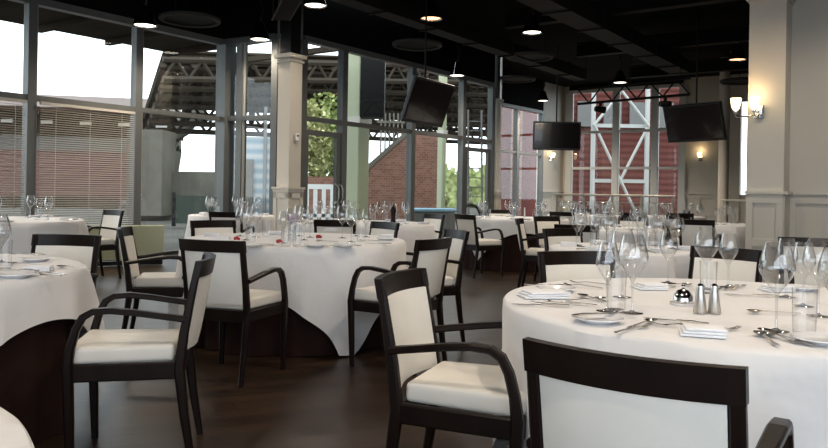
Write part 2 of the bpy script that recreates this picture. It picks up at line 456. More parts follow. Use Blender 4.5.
dl = ['round grey ceiling disc above the corner of the blinds', 'round dark ceiling disc above the tilted television', 'round ceiling disc left of centre, upper of two together',
      'round ceiling disc left of the level television, lower of two together', 'round ceiling disc partly behind the near cream column']
for i, (x, y) in enumerate([(190, 21), (417, 46), (530, 58), (516, 80), (741, 82)]):
    s = d0 if i == 0 else copy_tree(d0)
    s.location = wpt(x, y, 3.9 if i else 3.8); tag(s, dl[i], 'ceiling disc', 'round discs hung under the ceiling')
# ducts and beams
a2 = math.atan2(D2.y, D2.x); a1 = math.atan2(D1.y, D1.x)
bl = ['dark steel beam crossing the ceiling nearest the camera', 'dark steel beam crossing the ceiling over the centre table', 'dark steel beam crossing the ceiling before the cream column', 'dark steel beam crossing the far ceiling', 'dark steel beam crossing the ceiling over the railing']
for i, dd in enumerate((5.0, 8.3, 11.6, 15.0, 18.5)):
    c = Vector((.3, 0)) + D1 * dd
    m = MB(); c3 = (c.x, c.y + .6, 4.38)
    m.box((c3[0], c3[1], 4.5), (13, .2, .02), a2); m.box(c3, (13, .03, .3), a2); m.box((c3[0], c3[1], 4.22), (13, .2, .02), a2)
    tag(m.build('ceiling_beam', duct), bl[i], 'beam', 'dark beams crossing the ceiling')
for i, off in enumerate((-.75, 1.6, 4.4)):
    c = Vector((0, 11)) + D2 * off
    m = MB(); m.box((c.x, c.y, 4.03), (16, .42 if i else .3, .26), a1)
    for k in range(-5, 6): m.box((c.x + D1.x * k * 1.4, c.y + D1.y * k * 1.4, 4.03), (.04, (.42 if i else .3) + .05, .31), a1)
    tag(m.build('air_duct', duct), ['dark boxed air duct running along above the window wall', 'dark boxed air duct along the middle of the ceiling', 'dark boxed air duct on the right side of the ceiling'][i], 'duct', 'air ducts along the ceiling')
# cable tray
p = wpt(292, 0, 3.8); q = wpt(281, 20, 3.8)
m = MB()
dv = (q - p); 
m.tube([p + Vector((-.14, 0, 0)), q + Vector((-.14, 0, 0))], .015, 6).tube([p + Vector((.14, 0, 0)), q + Vector((.14, 0, 0))], .015, 6)
for k in range(24):
    c = p + dv * (k / 23); m.tube([c + Vector((-.14, 0, 0)), c + Vector((.14, 0, 0))], .007, 4)
for c in (p + dv * .1, p + dv * .9):
    for s_ in (-.14, .14): m.tube([c + Vector((s_, 0, 0)), Vector((c.x + s_, c.y, CEIL))], .008, 4)
tag(m.build('cable_tray', MATS['disc_rim']), 'grey ladder cable tray hung above the square cream column', 'cable tray')
# lighting truss before the far window
p = at(578, 104, 17.5); q = at(690, 88, 15.5); q.z = p.z
m = MB(); u = Vector((0, 0, .34))
m.tube([p, q], .03, 8).tube([p + u, q + u], .03, 8)
n = 9
for k in range(n):
    a = p + (q - p) * (k / n); b = p + (q - p) * ((k + 1) / n)
    m.tube([a, b + u] if k % 2 else [a + u, b], .018, 6)
for k in (.08, .5, .92):
    a = p + (q - p) * k; m.tube([a + u, Vector((a.x, a.y, CEIL - .01))], .01, 5)
tag(m.build('lighting_truss', black_metal), 'black lattice lighting truss hanging before the far white-framed window', 'truss')
for i, (k, lab) in enumerate(((.22, 'small black spotlight clamped on the lattice truss, left one'), (.8, 'small black spotlight clamped on the lattice truss, right one'))):
    a = p + (q - p) * k
    r = empty('track_spotlight', a + Vector((0, 0, -.03)), .4, lab, 'stage light', 'spotlights on the lattice truss')
    MB().box((0, 0, -.03), (.05, .05, .07)).build('clamp', black_metal, r)
    MB().tube([(-.13, .02, -.13), (.1, -.04, -.15)], [.06, .085], 14).build('housing', black_metal, r, True)

# ------------------------------------------------------------------ TELEVISIONS
def tv(name, px, py, Y, n, pitch, w, label):
    c = at(px, py, Y); rz = math.atan2(n[0], -n[1])
    r = empty(name, c, 0, label, 'television', 'televisions hung from the ceiling')
    h = w * .6
    M = Matrix.Rotation(rz, 4, 'Z') @ Matrix.Rotation(math.radians(pitch), 4, 'X')
    b = MB().box((0, .03, 0), (w, .06, h), bevel=.008).box((0, .08, 0), (w * .5, .05, h * .5)); bmesh.ops.transform(b.bm, matrix=M, verts=b.bm.verts[:]); b.build('casing', black_pl, r)
    s = MB().box((0, -.002, .008), (w - .07, .008, h - .09)); bmesh.ops.transform(s.bm, matrix=M, verts=s.bm.verts[:]); s.build('screen', screen, r)
    a = M @ Vector((0, .1, 0)); top = CEIL - c.z
    MB().tube([a, Vector((a.x + .0, a.y + .0, a.z + .1)), Vector((a.x, a.y, top))], .016, 10).build('ceiling_pole', black_metal, r)
    q = MB()
    for k in (-1, 1): q.tube([M @ Vector((k * .12, .1, .12)), a + Vector((0, 0, .3))], .015, 6)
    q.build('bracket', black_metal, r)
    return r
tv('television', 430, 103, 11.3, (.84, -.54), 20, 1.16, 'tilted black television hung before the glass doors, warm lamp reflected in it')
tv('television', 557, 136, 17.4, (-.02, -1), 4, 1.12, 'level black television hung before the far cream pier')
tv('television', 693, 123, 13.2, (-.80, -.60), 17, 1.14, 'tilted black television hung before the far right pier')

# ------------------------------------------------------------------ WALL LAMPS
def sconce(loc, n, lamps, label, s=1.0):
    rz = math.atan2(n[0], -n[1])
    r = empty('wall_lamp', loc, rz, label, 'wall lamp', 'lit wall lamps on the cream walls')
    MB().box((0, -.015, 0), (.11 * s, .03, .16 * s), bevel=.004).box((0, -.04, -.0), (.05 * s, .03, .06 * s)).build('back_plate', chrome, r)
    for x in lamps:
        ar = MB().tube([(0, -.04, -.02), (x * .5, -.09, -.06), (x, -.13, -.055), (x, -.14, -.01)], .010, 8).lathe([(0, -.02), (.022, -.02), (.03, .015), (.026, .03), (0, .03)], 14, (x, -.14, 0)); ar = ar.build('arm', chrome, r, True)
        sh = MB().lathe([(.028, .02), (.042, .045), (.056, .10), (.062, .165), (.058, .165), (.05, .10), (.036, .05), (.0, .028)], 20, (x, -.14, 0)).build('lamp_shade', shade_em, ar, True)
        point_light('wall_lamp_bulb', (x, -.15, .22), 1.3, (1, .72, .42), 'POINT', .04, parent=r)
    return r
nf = Vector((-D1.x, -D1.y))
cpos = COLN + D2 * .21
sconce((cpos.x - .075, cpos.y + .03, at(764, 112, 9.0).z), nf, (-.24, -.03), 'double wall lamp with two lit glass shades on the near cream column', 1.0)
lp = hit(700, W1, W2); sconce((lp.x, lp.y, 2.27), nf, (0,), 'single lit wall lamp on the far pier below the right tilted television', 1.0)
lp = hit(549, C1, C2); sconce((lp.x + .0, lp.y, 2.28), (.7, -.7), (0,), 'single lit wall lamp under the level television', 1.1)

tb = at(294, 137, 12.0)
a_ = empty('thermostat', (-1.925, 12.005, tb.z), a1 - PI / 2 + PI / 2, 'small white thermostat box on the square cream column', 'thermostat')
MB().box((0, -.02, 0), (.07, .03, .12), bevel=.006).build('casing', white_paint, a_)
MB().box((0, -.038, .02), (.045, .006, .03)).build('display', grey_band, a_)

# low panel before the blinds
pl = Vector((-4.75, 10.3)); pr = Vector((-3.68, 10.93)); a = math.atan2(pr.y - pl.y, pr.x - pl.x); c = (pl + pr) / 2
r = empty('low_screen', (c.x, c.y, 0), a, 'low pale green panel standing before the blinds', 'screen')
L = (pr - pl).length
MB().box((0, 0, .33), (L, .05, .5), bevel=.01).build('panel', pale_green, r)
MB().box((0, 0, .04), (L * .96, .10, .06)).build('base', black_metal, r)
# railing
rp = at(556, 194.6, 19.2); rq = rp.xy + D2 * 2.95
r = empty('railing', (rp.x, rp.y, 0), a2, 'cream metal railing with slim posts before the far windows', 'railing')
MB().box((1.5, 0, 1.12), (3.06, .07, .05), bevel=.01).build('handrail', cream, r)
for k in range(5): MB().box((.03 + k * .735, 0, .55), (.05, .05, 1.1)).build('post', cream, r)
MB().box((1.5, 0, .95), (2.95, .02, .02)).box((1.5, 0, .12), (2.95, .02, .03)).build('lower_rail', cream, r)
for k in range(4): MB().quad([(.07 + k * .735, 0, .15), (.73 + k * .735, 0, .15), (.73 + k * .735, 0, .93), (.07 + k * .735, 0, .93)]).build('glass_panel', glass_win, r)
rp2 = at(724, 200, 17)
r = empty('railing', (rp2.x, rp2.y, 0), a2, 'short cream railing by the round column, half hidden by the near column', 'railing')
MB().box((.5, 0, 1.05), (1.1, .07, .05), bevel=.01).build('handrail', cream, r)
for k in range(2): MB().box((.03 + k * .9, 0, .52), (.05, .05, 1.04)).build('post', cream, r)

# ------------------------------------------------------------------ CHAIRS
def make_chair():
    r = empty('dining_chair')
    HB = .845
    def yb(z):   # raked back line
        return -.235 - .075 * max(0, (z - .42) / .425) ** 1.1
    for sx in (-1, 1):
        x = .1985 * sx
        path = [(x, -.295, 0), (x, -.262, .2), (x, -.238, .40), (x, yb(.55), .55), (x, yb(.70), .70), (x, yb(HB - .01), HB - .01)]
        MB().sweep(path, [.026, .032, .036, .034, .032, .030], [.028, .036, .044, .038, .032, .028]).build('leg', wenge, r)
        xf = .222 * sx
        MB().sweep([(xf, .170, 0), (xf, .177, .2), (xf, .187, .43)], [.026, .032, .038], [.028, .036, .042]).build('leg', wenge, r)
    # front arms: support + rest
    for sx in (-1, 1):
        xf = .222 * sx; xb = .214 * sx
        path = [(xf, .187, .425), (xf, .177, .50), (xf, .157, .575), (xf, .132, .622), (xf, .095, .644), (xf, .03, .648), (xf * .99, -.06, .638), (xf * .975, -.16, .622), (xb, -.262, .606)]
        MB().sweep(path, [.038, .036, .036, .038, .042, .044, .042, .038, .034], [.040, .034, .032, .030, .026, .024, .024, .024, .026]).build('armrest', wenge, r)
    # curved top rail
    def curved(z0, z1, xw, th, bow, yoff=0, n=10, m=wenge, name='top_rail', puff=0):
        b = MB(); bm = b.bm; nz = 5; F_, B_ = [], []
        for j in range(nz + 1):
            z = z0 + (z1 - z0) * j / nz; fr, bk = [], []
            for i in range(n + 1):
                u = -1 + 2 * i / n; x = u * xw
                y = yb(z) - bow * (1 - u * u) + yoff
                e = puff * (1 - abs(u) ** 4) * (1 - abs(-1 + 2 * j / nz) ** 4)
                fr.append(bm.verts.new((x, y + th / 2 + e, z))); bk.append(bm.verts.new((x, y - th / 2 - e * .5, z)))
            F_.append(fr); B_.append(bk)
        for j in range(nz):
            for i in range(n):
                bm.faces.new((F_[j][i], F_[j][i + 1], F_[j + 1][i + 1], F_[j + 1][i]))
                bm.faces.new((B_[j][i + 1], B_[j][i], B_[j + 1][i], B_[j + 1][i + 1]))
        for i in range(n):
            bm.faces.new((F_[0][i + 1], F_[0][i], B_[0][i], B_[0][i + 1])); bm.faces.new((F_[nz][i], F_[nz][i + 1], B_[nz][i + 1], B_[nz][i]))
        for j in range(nz):
            bm.faces.new((F_[j][0], F_[j + 1][0], B_[j + 1][0], B_[j][0])); bm.faces.new((F_[j + 1][n], F_[j][n], B_[j][n], B_[j + 1][n]))
        return b.build(name, m, r, True)
    curved(.776, HB, .216, .028, .042)
    curved(.47, .776, .183, .026, .038, m=leather, name='backrest', puff=.012)
    # seat frame
    b = MB()
    b.box((0, .187, .395), (.41, .028, .07)).box((0, -.232, .395), (.37, .03, .07))
    for sx in (-1, 1): b.sweep([(.212 * sx, .175, .395), (.200 * sx, -.22, .395)], .026, .07)
    b.build('seat_frame', wenge, r)
    # cushion
    b = MB(); bm = b.bm
    pr = [(-.185, -.215), (.185, -.215), (.212, .20), (-.212, .20)]
    lo = [bm.verts.new((x, y, .428)) for x, y in pr]; hi = [bm.verts.new((x, y, .497)) for x, y in pr]
    bm.faces.new(lo[::-1]); bm.faces.new(hi)
    for i in range(4): bm.faces.new((lo[i], lo[(i + 1) % 4], hi[(i + 1) % 4], hi[i]))
    bmesh.ops.bevel(bm, geom=bm.edges[:], offset=.02, segments=4, affect='EDGES', profile=.55)
    b.build('seat', leather, r, True)
    return r
chair0 = make_chair(); nchair = 0
def chair(bx, by, fx, fy, label, group='cream upholstered armchairs of dark wood'):
    global nchair
    l = math.hypot(fx, fy); fx /= l; fy /= l
    r = chair0 if nchair == 0 else copy_tree(chair0); nchair += 1
    r.location = (bx + .30 * fx, by + .30 * fy, 0); r.rotation_euler = (0, 0, math.atan2(-fx, fy))
    tag(r, label, 'chair', group); return r
chair(.424, 1.445, .556, .83, 'nearest armchair, its back to the camera at the right foreground table')
chair(-.03, 2.73, .93, -.37, 'cream armchair facing right with full seat and arms shown, left of right foreground table')
chair(-.935, 3.26, -.98, -.20, 'cream armchair facing left towards the left foreground table')
chair(-1.17, 4.32, .30, .95, 'armchair with its back to the camera at the left front of centre table')
chair(.13, 4.78, -.85, .52, 'armchair at right front of centre table, curved left arm showing over its seat')
chair(.33, 5.85, -.93, -.37, 'narrow angled armchair right behind the one at right of centre table')
chair(-2.10, 5.42, .97, .2, 'armchair facing right, behind the left foreground armchair')
chair(-1.85, 6.85, .6, -.8, 'armchair back seen behind the rear left of centre table')
chair(-2.36, 9.3, .1, 1, 'armchair with back to camera at the table beside the window corner')
chair(-.79, 7.45, .1, 1, 'dark armchair top behind the centre table, below the glass door')
chair(-.28, 7.1, -.75, -.6, 'dark armchair top behind the folded napkin on centre table')
chair(.27, 9.95, -.8, -.6, 'armchair at the right of the table behind the centre table')
chair(-2.12, 4.52, -.1, -1, 'armchair standing behind the left foreground table, facing camera')
chair(-3.78, 9.3, -.6, -.8, 'armchair before the pale green panel, facing the table by blinds')
chair(.70, 10.0, .84, .55, 'armchair with open arm at left of the brown-skirted far table')
chair(1.26, 8.7, .9, -.25, 'armchair facing right at left end of table with pale railing behind')
chair(1.76, 9.75, .5, -.85, 'cream-backed armchair facing camera below the level television')
chair(1.60, 7.25, .3, .95, 'armchair top between the small table and the railing table')
chair(1.30, 6.42, .5, -.85, 'cream-backed armchair behind the left of the small table')
chair(.86, 3.88, .25, -.97, 'armchair facing camera behind the right foreground table, left one')
chair(1.84, 4.35, -.7, -.65, 'armchair facing camera behind the right foreground table, before the panelled column')
chair(3.0, 5.6, -.25, -.95, 'armchair against the panelled right wall behind the foreground glasses')
chair(3.72, 12.5, .3, .95, 'small far armchair seen side-on left of the railing-side white table')
chair(4.58, 12.7, .2, .95, 'small far armchair between the railing and cream pier')
chair(3.60, 9.4, .5, .85, 'dark-backed armchair at table beside the near cream column')
chair(4.15, 11.6, .3, -.9, 'dark chair top behind the table beside the near column')
chair(3.3, 14.6, .2, -1, 'far armchair behind the glasses under the white steel bracing')
chair(2.45, 12.2, .5, .8, 'far armchair back before the railing left of centre')
chair(3.05, 10.3, -.7, -.7, 'armchair behind the railing table on its right side')
chair(1.5, 12.9, .1, -1, 'armchair behind the brown-skirted far table, facing camera')
chair(-4.9, 7.0, .1, 1, 'armchair back at the left edge before table by blinds')
chair(5.6, 15.2, -1, .1, 'far armchair right of the railing-side white table')

# ------------------------------------------------------------------ TABLES
def cloth(name, cx, cy, r, half, rotc, label, z=.755, folds=15, amp=.016, seed=0, nt=220):
    """square cloth over a round top; rotc = direction (rad) of one corner"""
    b = MB(); bm = b.bm; rnd = random.Random(seed); ph = [rnd.uniform(0, 6.28) for _ in range(6)]
    cen = bm.verts.new((0, 0, z)); rings = []
    radii = [r * .5, r * .85, r * .97, r + .0]
    def ell(th):
        a = (th - rotc + PI / 4) % (PI / 2) - PI / 4
        return min(half / math.cos(PI / 4 - abs(a)), 99), 1 - abs(a) / (PI / 4)
    for k, rr in enumerate(radii):
        rings.append([bm.verts.new((rr * math.cos(2 * PI * i / nt), rr * math.sin(2 * PI * i / nt), z + (.0 if k < 3 else -.004))) for i in range(nt)])
    ns = 16
    for s in range(1, ns + 1):
        ring = []
        for i in range(nt):
            th = 2 * PI * i / nt; Lh, cor = ell(th)
            drop = max(.12, Lh - r); drop = min(drop, z - .012)
            t = s / ns; zz = drop * t
            if s == 1: zz = min(.014, drop * .05)
            fold = ((1 - 1.9 * abs(math.sin(folds * .5 * th + ph[0] * 0 + .9 * math.sin(2 * th + ph[1]))) ** .8) * .8 + math.sin((folds * .53 // 1) * th + ph[2]) * .5)
            tt = min(1, zz / .45)
            A = amp * (tt ** .65) * (1 + 2.4 * cor ** 2)
            rad = r + .012 * min(1, zz / .02) + A * (fold + .75) + .05 * cor ** 3 * tt
            tw = .02 * tt * cor * math.sin(2 * folds * th)
            ring.append(bm.verts.new((rad * math.cos(th + tw), rad * math.sin(th + tw), z - zz)))
        rings.append(ring)
    for i in range(nt): bm.faces.new((cen, rings[0][i], rings[0][(i + 1) % nt]))
    for a_, b_ in zip(rings, rings[1:]):
        for i in range(nt): j = (i + 1) % nt; bm.faces.new((a_[i], b_[i], b_[j], a_[j]))
    o = b.build(name, linen, None, True)
    for p in o.data.polygons: p.use_smooth = True
    o.location = (cx, cy, 0)
    return tag(o, label, 'tablecloth', 'white tablecloths')
def table(cx, cy, r, half, rotc, phrase, seed=0, folds=15, amp=.016):
    t = empty('round_table', (cx, cy, 0), 0, 'round table under brown and white cloths, ' + phrase, 'table', 'round dining tables')
    MB().lathe([(0, .715), (r - .02, .715), (r - .01, .72), (r - .01, .742), (r - .02, .747), (0, .747)], 64).build('tabletop', wenge, t)
    b = MB(); bm = b.bm; rnd = random.Random(seed + 50); p0 = rnd.uniform(0, 6); rings = []; nt = 160
    for s in range(9):
        z = .712 * (1 - s / 8) + .004; k = s / 8
        rings.append([bm.verts.new(((r - .03 - .02 * k + .018 * k * math.sin(22 * th + p0 + math.sin(3 * th)) + .012 * k * math.sin(9 * th)) * math.cos(th), (r - .03 - .02 * k + .018 * k * math.sin(22 * th + p0 + math.sin(3 * th)) + .012 * k * math.sin(9 * th)) * math.sin(th), z)) for th in [2 * PI * i / nt for i in range(nt)]])
    for a_, b_ in zip(rings, rings[1:]):
        for i in range(nt): j = (i + 1) % nt; bm.faces.new((a_[i], b_[i], b_[j], a_[j]))
    s_ = b.build('table_skirt', brown_cloth, t, True); s_['label'] = 'floor-length dark brown under-cloth'
    return cloth('tablecloth', cx, cy, r, half, rotc, 'white linen cloth over the ' + phrase, seed=seed, folds=folds, amp=amp)
R_ = .86
T = {
 'T1': (1.19, 2.70, .845, 1.25, math.radians(-130), 'right foreground table'),
 'T2': (-.93, 5.86, R_, 1.20, math.radians(-57), 'centre table'),
 'T0': (-2.44, 3.36, R_, 1.06, math.radians(36), 'left foreground table'),
 'T3': (-4.62, 8.25, R_, 1.22, math.radians(-60), 'table by the blinds'),
 'T4': (-2.64, 10.75, .6, 1.2, math.radians(-140), 'table beside the window corner'),
 'T5': (-.62, 8.9, R_, 1.3, math.radians(-20), 'table behind the centre table'),
 'T6': (1.53, 11.5, R_, 1.05, math.radians(-130), 'brown-skirted far table near the glass doors'),
 'T7': (1.58, 5.48, .55, .98, math.radians(-80), 'small table behind the right foreground table'),
 'T8': (4.9, 14.0, .6, 1.1, math.radians(-70), 'small white table before the far railing'),
 'T9': (4.45, 10.5, .6, 1.05, math.radians(-100), 'table beside the near cream column'),
 'T10': (2.27, 8.6, .6, 1.0, math.radians(-45), 'middle table before the railing'),
 'T11': (3.2, 13.7, .7, 1.1, math.radians(-45), 'far table under the white bracing'),
}
for i, (k, (cx, cy, r, h, rc, ph)) in enumerate(T.items()):
    table(cx, cy, r, h, rc, ph, seed=i, folds=(10 if r > .8 else 13) + (9 if k in ('T3', 'T5') else 0), amp=.021 if k in ('T1', 'T2', 'T0') else .016)
# the table whose rim just enters at the lower left
cloth('tablecloth', -1.325, .70, R_, 1.2, math.radians(20), 'white table edge cut off at the bottom left corner', seed=40)

# ------------------------------------------------------------------ TABLEWARE
ZT_ = .7565
def wine(h, rb, rtop, name='wine_glass', parts=True, n=24):
    r = empty(name) if parts else None
    st = h * .38; wid = st + (h - st) * .50
    bowl = [(.003, st), (rb * .16, st + .012), (rb * .48, st + (wid - st) * .42), (rb * .80, st + (wid - st) * .72), (rb * .96, st + (wid - st) * .9), (rb, wid + .006), (rb * .93, wid + (h - wid) * .35), (rb * .78, wid + (h - wid) * .7), (rtop * .88, h)]
    inn = [(x - .0012, z + (.003 if i == 0 else 0)) for i, (x, z) in enumerate(bowl)][::-1]; inn[-1] = (0, st + .004)
    stem = [(.0, .006), (.006, .007), (.0036, .02), (.0034, st * .6), (.004, st)]
    foot = [(0, 0), (.036, 0), (.036, .0015), (.012, .005), (.005, .010), (0, .010)]
    if not parts:
        return MB().lathe(foot, 14).lathe(stem, 6).lathe(bowl, 14).build(name, glass_near, None, True)
    MB().lathe([(0, st)] + bowl, n).build('bowl', glass_near, r, True)
    MB().lathe(stem, 10).build('stem', glass_near, r, True); MB().lathe(foot, n).build('foot', glass_near, r, True)
    return r
def tumbler(h=.13, r=.034, n=24):
    return MB().lathe([(0, 0), (r * .85, 0), (r * .9, .006), (r, h)], n).build('tumbler', glass_tum, None, True)
def side_plate(r=.078):
    return MB().lathe([(0, .004), (r * .55, .003), (r * .6, 0), (r * .66, .003), (r, .014), (r * .995, .017), (r * .66, .007), (r * .6, .006), (0, .006)], 32).build('side_plate', china, None, True)
def knife():
    b = MB(); b.sweep([(0, -.11, .006), (0, -.06, .007), (0, .0, .006)], [.013, .014, .009], [.006, .007, .005]); b.sweep([(0, 0, .005), (.001, .05, .004), (.001, .09, .004), (.002, .115, .004)], [.010, .018, .016, .004], .0018)
    return b.build('table_knife', steel, None, True)
def fork():
    b = MB(); b.sweep([(0, -.10, .004), (0, -.05, .006), (0, .02, .009), (0, .05, .006)], [.014, .009, .006, .012], .003)
    b.sweep([(0, .045, .006), (0, .06, .004)], [.014, .022], .0025)
    for k in range(4): b.sweep([(-.0085 + k * .0057, .058, .004), (-.0085 + k * .0057, .08, .005), (-.0085 + k * .0057, .10, .010)], .0032, .002)
    return b.build('table_fork', steel, None, True)
def spoon(s=1.0):
    b = MB(); b.sweep([(0, -.09 * s, .005), (0, -.03 * s, .007), (0, .04 * s, .010), (0, .055 * s, .009)], [.014 * s, .008 * s, .005 * s, .007 * s], .003)
    bm = b.bm; rings = []
    for k in range(6):
        q = k / 5; rings.append([bm.verts.new((.021 * s * q * math.cos(a), .08 * s + .03 * s * q * math.sin(a), .003 + .009 * q * q)) for a in [2 * PI * i / 16 for i in range(16)]])
    for a_, b_ in zip(rings[1:], rings[2:]):
        for i in range(16): j = (i + 1) % 16; bm.faces.new((a_[i], a_[j], b_[j], b_[i]))
    bm.faces.new(rings[1]); 
    for v in rings[0]: bm.verts.remove(v)
    return b.build('spoon', steel, None, True)
def napkin(w=.12, d=.09, layers=3):
    b = MB()
    for k in range(layers):
        b.box((.003 * k, -.002 * k, .005 + k * .0085), (w - .006 * k, d - .004 * k, .0075), .04 * k, bevel=.003, seg=2)
    return b.build('folded_napkin', napkin_m, None, True)
P = dict(big=wine(.262, .050, .036), small=wine(.232, .040, .030), tum=tumbler(), plate=side_plate(), knife=knife(), fork=fork(), spoon=spoon(), nap=napkin(),
         fbig=wine(.262, .050, .036, parts=False), fsmall=wine(.232, .040, .030, parts=False))
used = set(); REG = []
NAMEK = dict(big=('large wine glass', 'wine glass'), small=('small wine glass', 'wine glass'), fbig=('large wine glass', 'wine glass'), fsmall=('small wine glass', 'wine glass'), tum=('clear tumbler', 'tumbler'),
             plate=('white side plate', 'plate'), knife=('steel knife', 'knife'), fork=('steel fork', 'fork'), spoon=('steel spoon', 'spoon'), nap=('folded white napkin', 'napkin'))
def put(kind, x, y, rz=0, tab='T1', z=ZT_, tilt=0, label=None, sc=(1, 1, 1)):
    o = P[kind] if kind not in used else copy_tree(P[kind])
    used.add(kind); o.location = (x, y, z); o.rotation_euler = (tilt, 0, rz); o.scale = sc if kind not in ('knife', 'fork', 'spoon') else (.88, .88, 1)
    REG.append((kind, o, tab, label)); return o
def putp(kind, px, py, rz=0, tab='T1', **k):
    p = on_table(px, py); return put(kind, p.x, p.y, rz, tab, **k)
# --- right foreground table, item by item
putp('big', 632, 313); putp('small', 607, 311); putp('tum', 616, 309); putp('big', 622, 297)
putp('big', 706, 289); putp('small', 728, 287); putp('tum', 708, 293)
putp('big', 776, 331); putp('tum', 804, 333); putp('big', 818, 316); putp('small', 803, 306); putp('big', 836, 338)
putp('small', 786, 297); putp('small', 668, 283); 
putp('plate', 598, 322); putp('plate', 556, 291); putp('plate', 822, 343); putp('plate', 800, 290)
putp('knife', 598, 320.5, -1.15, z=ZT_ + .016, label='steel butter knife lying across the front side plate, right foreground table')
putp('nap', 543, 297, .15, sc=(1.45, 1.3, 1)); putp('nap', 702, 335, -.3); putp('nap', 776, 291, .2); putp('nap', 650, 289, .1)
putp('knife', 541, 306, 1.45); putp('fork', 556, 304, 1.5); putp('knife', 548, 286, 1.35)
putp('fork', 572, 304.5, 1.2, z=ZT_ + .001); putp('spoon', 584, 301, -1.2)
putp('spoon', 640, 326, -.75); putp('fork', 633, 330, -.85)
putp('knife', 676, 322, 1.0); putp('fork', 684, 327, 1.35); putp('fork', 716, 331, -1.2, z=ZT_)
putp('knife', 653, 287.5, 1.6); putp('spoon', 672, 286, -1.4); putp('fork', 590, 284, 1.1); putp('fork', 583, 287, .9)
for i, x in enumerate((724, 731, 738)): putp('fork', x, 288.5, -.7)
putp('knife', 752, 296, 1.35); putp('spoon', 776, 314, 1.5)
for i, (x, yy, a_) in enumerate(((768, 341, -.15), (779, 338, .1), (790, 341, .35))): putp('spoon', x, yy, a_)
putp('spoon', 594, 300, .4)
# cloche, shakers
p = on_table(683, 304)
r = empty('butter_dish', (p.x, p.y, ZT_), 0, 'domed silver butter dish beside the shakers on right foreground table', 'butter dish')
MB().lathe([(0, 0), (.044, 0), (.047, .006), (.03, .008), (0, .008)], 28).build('dish', china, r, True)
MB().lathe([(.036, .009), (.036, .018), (.031, .036), (.02, .05), (.006, .056), (.004, .060), (.008, .066), (.004, .072), (0, .073)], 28).build('dome_lid', chrome, r, True)
for px, py, lb in ((700, 313, 'left of two tapered steel shakers on right foreground table'), (714, 313, 'right of two tapered steel shakers on right foreground table')):
    p = on_table(px, py)
    r = empty('salt_shaker', (p.x, p.y, ZT_), 0, lb, 'shaker', 'pair of steel shakers')
    MB().lathe([(0, 0), (.021, 0), (.022, .004), (.0125, .082), (.012, .086)], 20).build('body', brushed, r, True)
    MB().lathe([(.012, .086), (.0125, .09), (.008, .098), (0, .10)], 20).build('cap', chrome, r, True)
# --- centre table
for k, px, py in (('big', 246, 240), ('small', 240, 236), ('big', 256, 237), ('tum', 251, 242), ('small', 250, 233.5),
                  ('small', 283, 243), ('big', 304, 240), ('big', 299, 236), ('small', 310, 237.5), ('tum', 286, 246), ('tum', 297, 245), ('small', 290, 235),
                  ('big', 342, 238), ('big', 351, 242), ('small', 356, 236), ('tum', 361, 241), ('small', 366, 237), ('tum', 266, 236)): putp(k, px, py, tab='T2')
for px, py, rz in ((212, 236, .2), (331, 231, -.2), (386, 237.5, .1), (222, 240, 0), (275, 234, .4)): putp('nap', px, py, rz, 'T2')
for px, py in ((222, 243), (250, 247), (386, 240), (315, 248), (345, 249)): 
    if py > 246: py = 246.5
    putp('plate', px, py, 0, 'T2')
for k, px, py, rz in (('knife', 262, 245, 1.2), ('fork', 270, 246.5, 1.35), ('knife', 330, 246, 1.5), ('fork', 338, 248, 1.3), ('spoon', 348, 246.8, -1.3), ('knife', 378, 244, 1.4), ('fork', 370, 241, 1.2), ('knife', 238, 244, 1.3), ('fork', 306, 247.5, 1.5), ('spoon', 328, 242, 1.4)):
    putp(k, px, py, rz, 'T2')
def rose(px, py, tab, lb):
    p = on_table(px, py); b = MB()
    for k in range(9):
        a_ = k * 2.4; rr = .004 + .0016 * k
        c = Vector((p.x + rr * math.cos(a_), p.y + rr * math.sin(a_), ZT_ + .022 - .001 * k))
        b.lathe([(0, -.008), (.008, -.006), (.012, .002), (.009, .012), (0, .010)], 8, c)
    o = b.build('flower_head', red_m, None, True)
    return tag(o, lb, 'flower', 'red flower heads on the centre table')
rose(236.5, 241, 'T2', 'red flower head at the left napkin on centre table'); rose(279, 244, 'T2', 'red flower head between the plates at middle front of centre table'); rose(318.5, 239, 'T2', 'red flower head below the glass door on centre table')
p = on_table(292, 241)
r = empty('vase', (p.x, p.y, ZT_), 0, 'clear vase with a spiky pale lilac bloom in middle of centre table', 'vase')
MB().lathe([(0, 0), (.03, 0), (.034, .01), (.028, .10), (.034, .15), (.032, .15), (.026, .10), (.03, .014), (0, .014)], 20).build('vase_body', glass_near, r, True)
b = MB(); rnd = random.Random(3)
for k in range(60):
    d = Vector((rnd.gauss(0, 1), rnd.gauss(0, 1), rnd.gauss(.25, 1))).normalized()
    b.tube([Vector((0, 0, .165)), Vector((0, 0, .165)) + d * rnd.uniform(.04, .055)], [.0045, .0012], 5)
b.build('bloom', lilac_m, r)
# --- left foreground table
for k, px, py in (('big', -2, 276), ('tum', 4, 268), ('small', 1, 262), ('big', -30, 272), ('small', -20, 264)): putp(k, px, py, tab='T0')
for px, py in ((36, 261), (16, 277)): putp('plate', px, py, 0, 'T0')
putp('nap', 38, 271, .15, 'T0')
for k, px, py, rz in (('knife', 40, 276, 1.45), ('fork', 50, 274, 1.2), ('spoon', 74, 268.5, 1.3), ('knife', 32, 257.5, 1.2), ('fork', 24, 258.5, 1.35), ('fork', 6, 270, 1.3), ('spoon', 26, 265, 1.5), ('knife', 20, 274.5, 1.3)):
    z = ZT_ + (.017 if (k, px) in (('knife', 32), ('fork', 24), ('knife', 20)) else 0)
    putp(k, px, py, rz, 'T0', z=z)
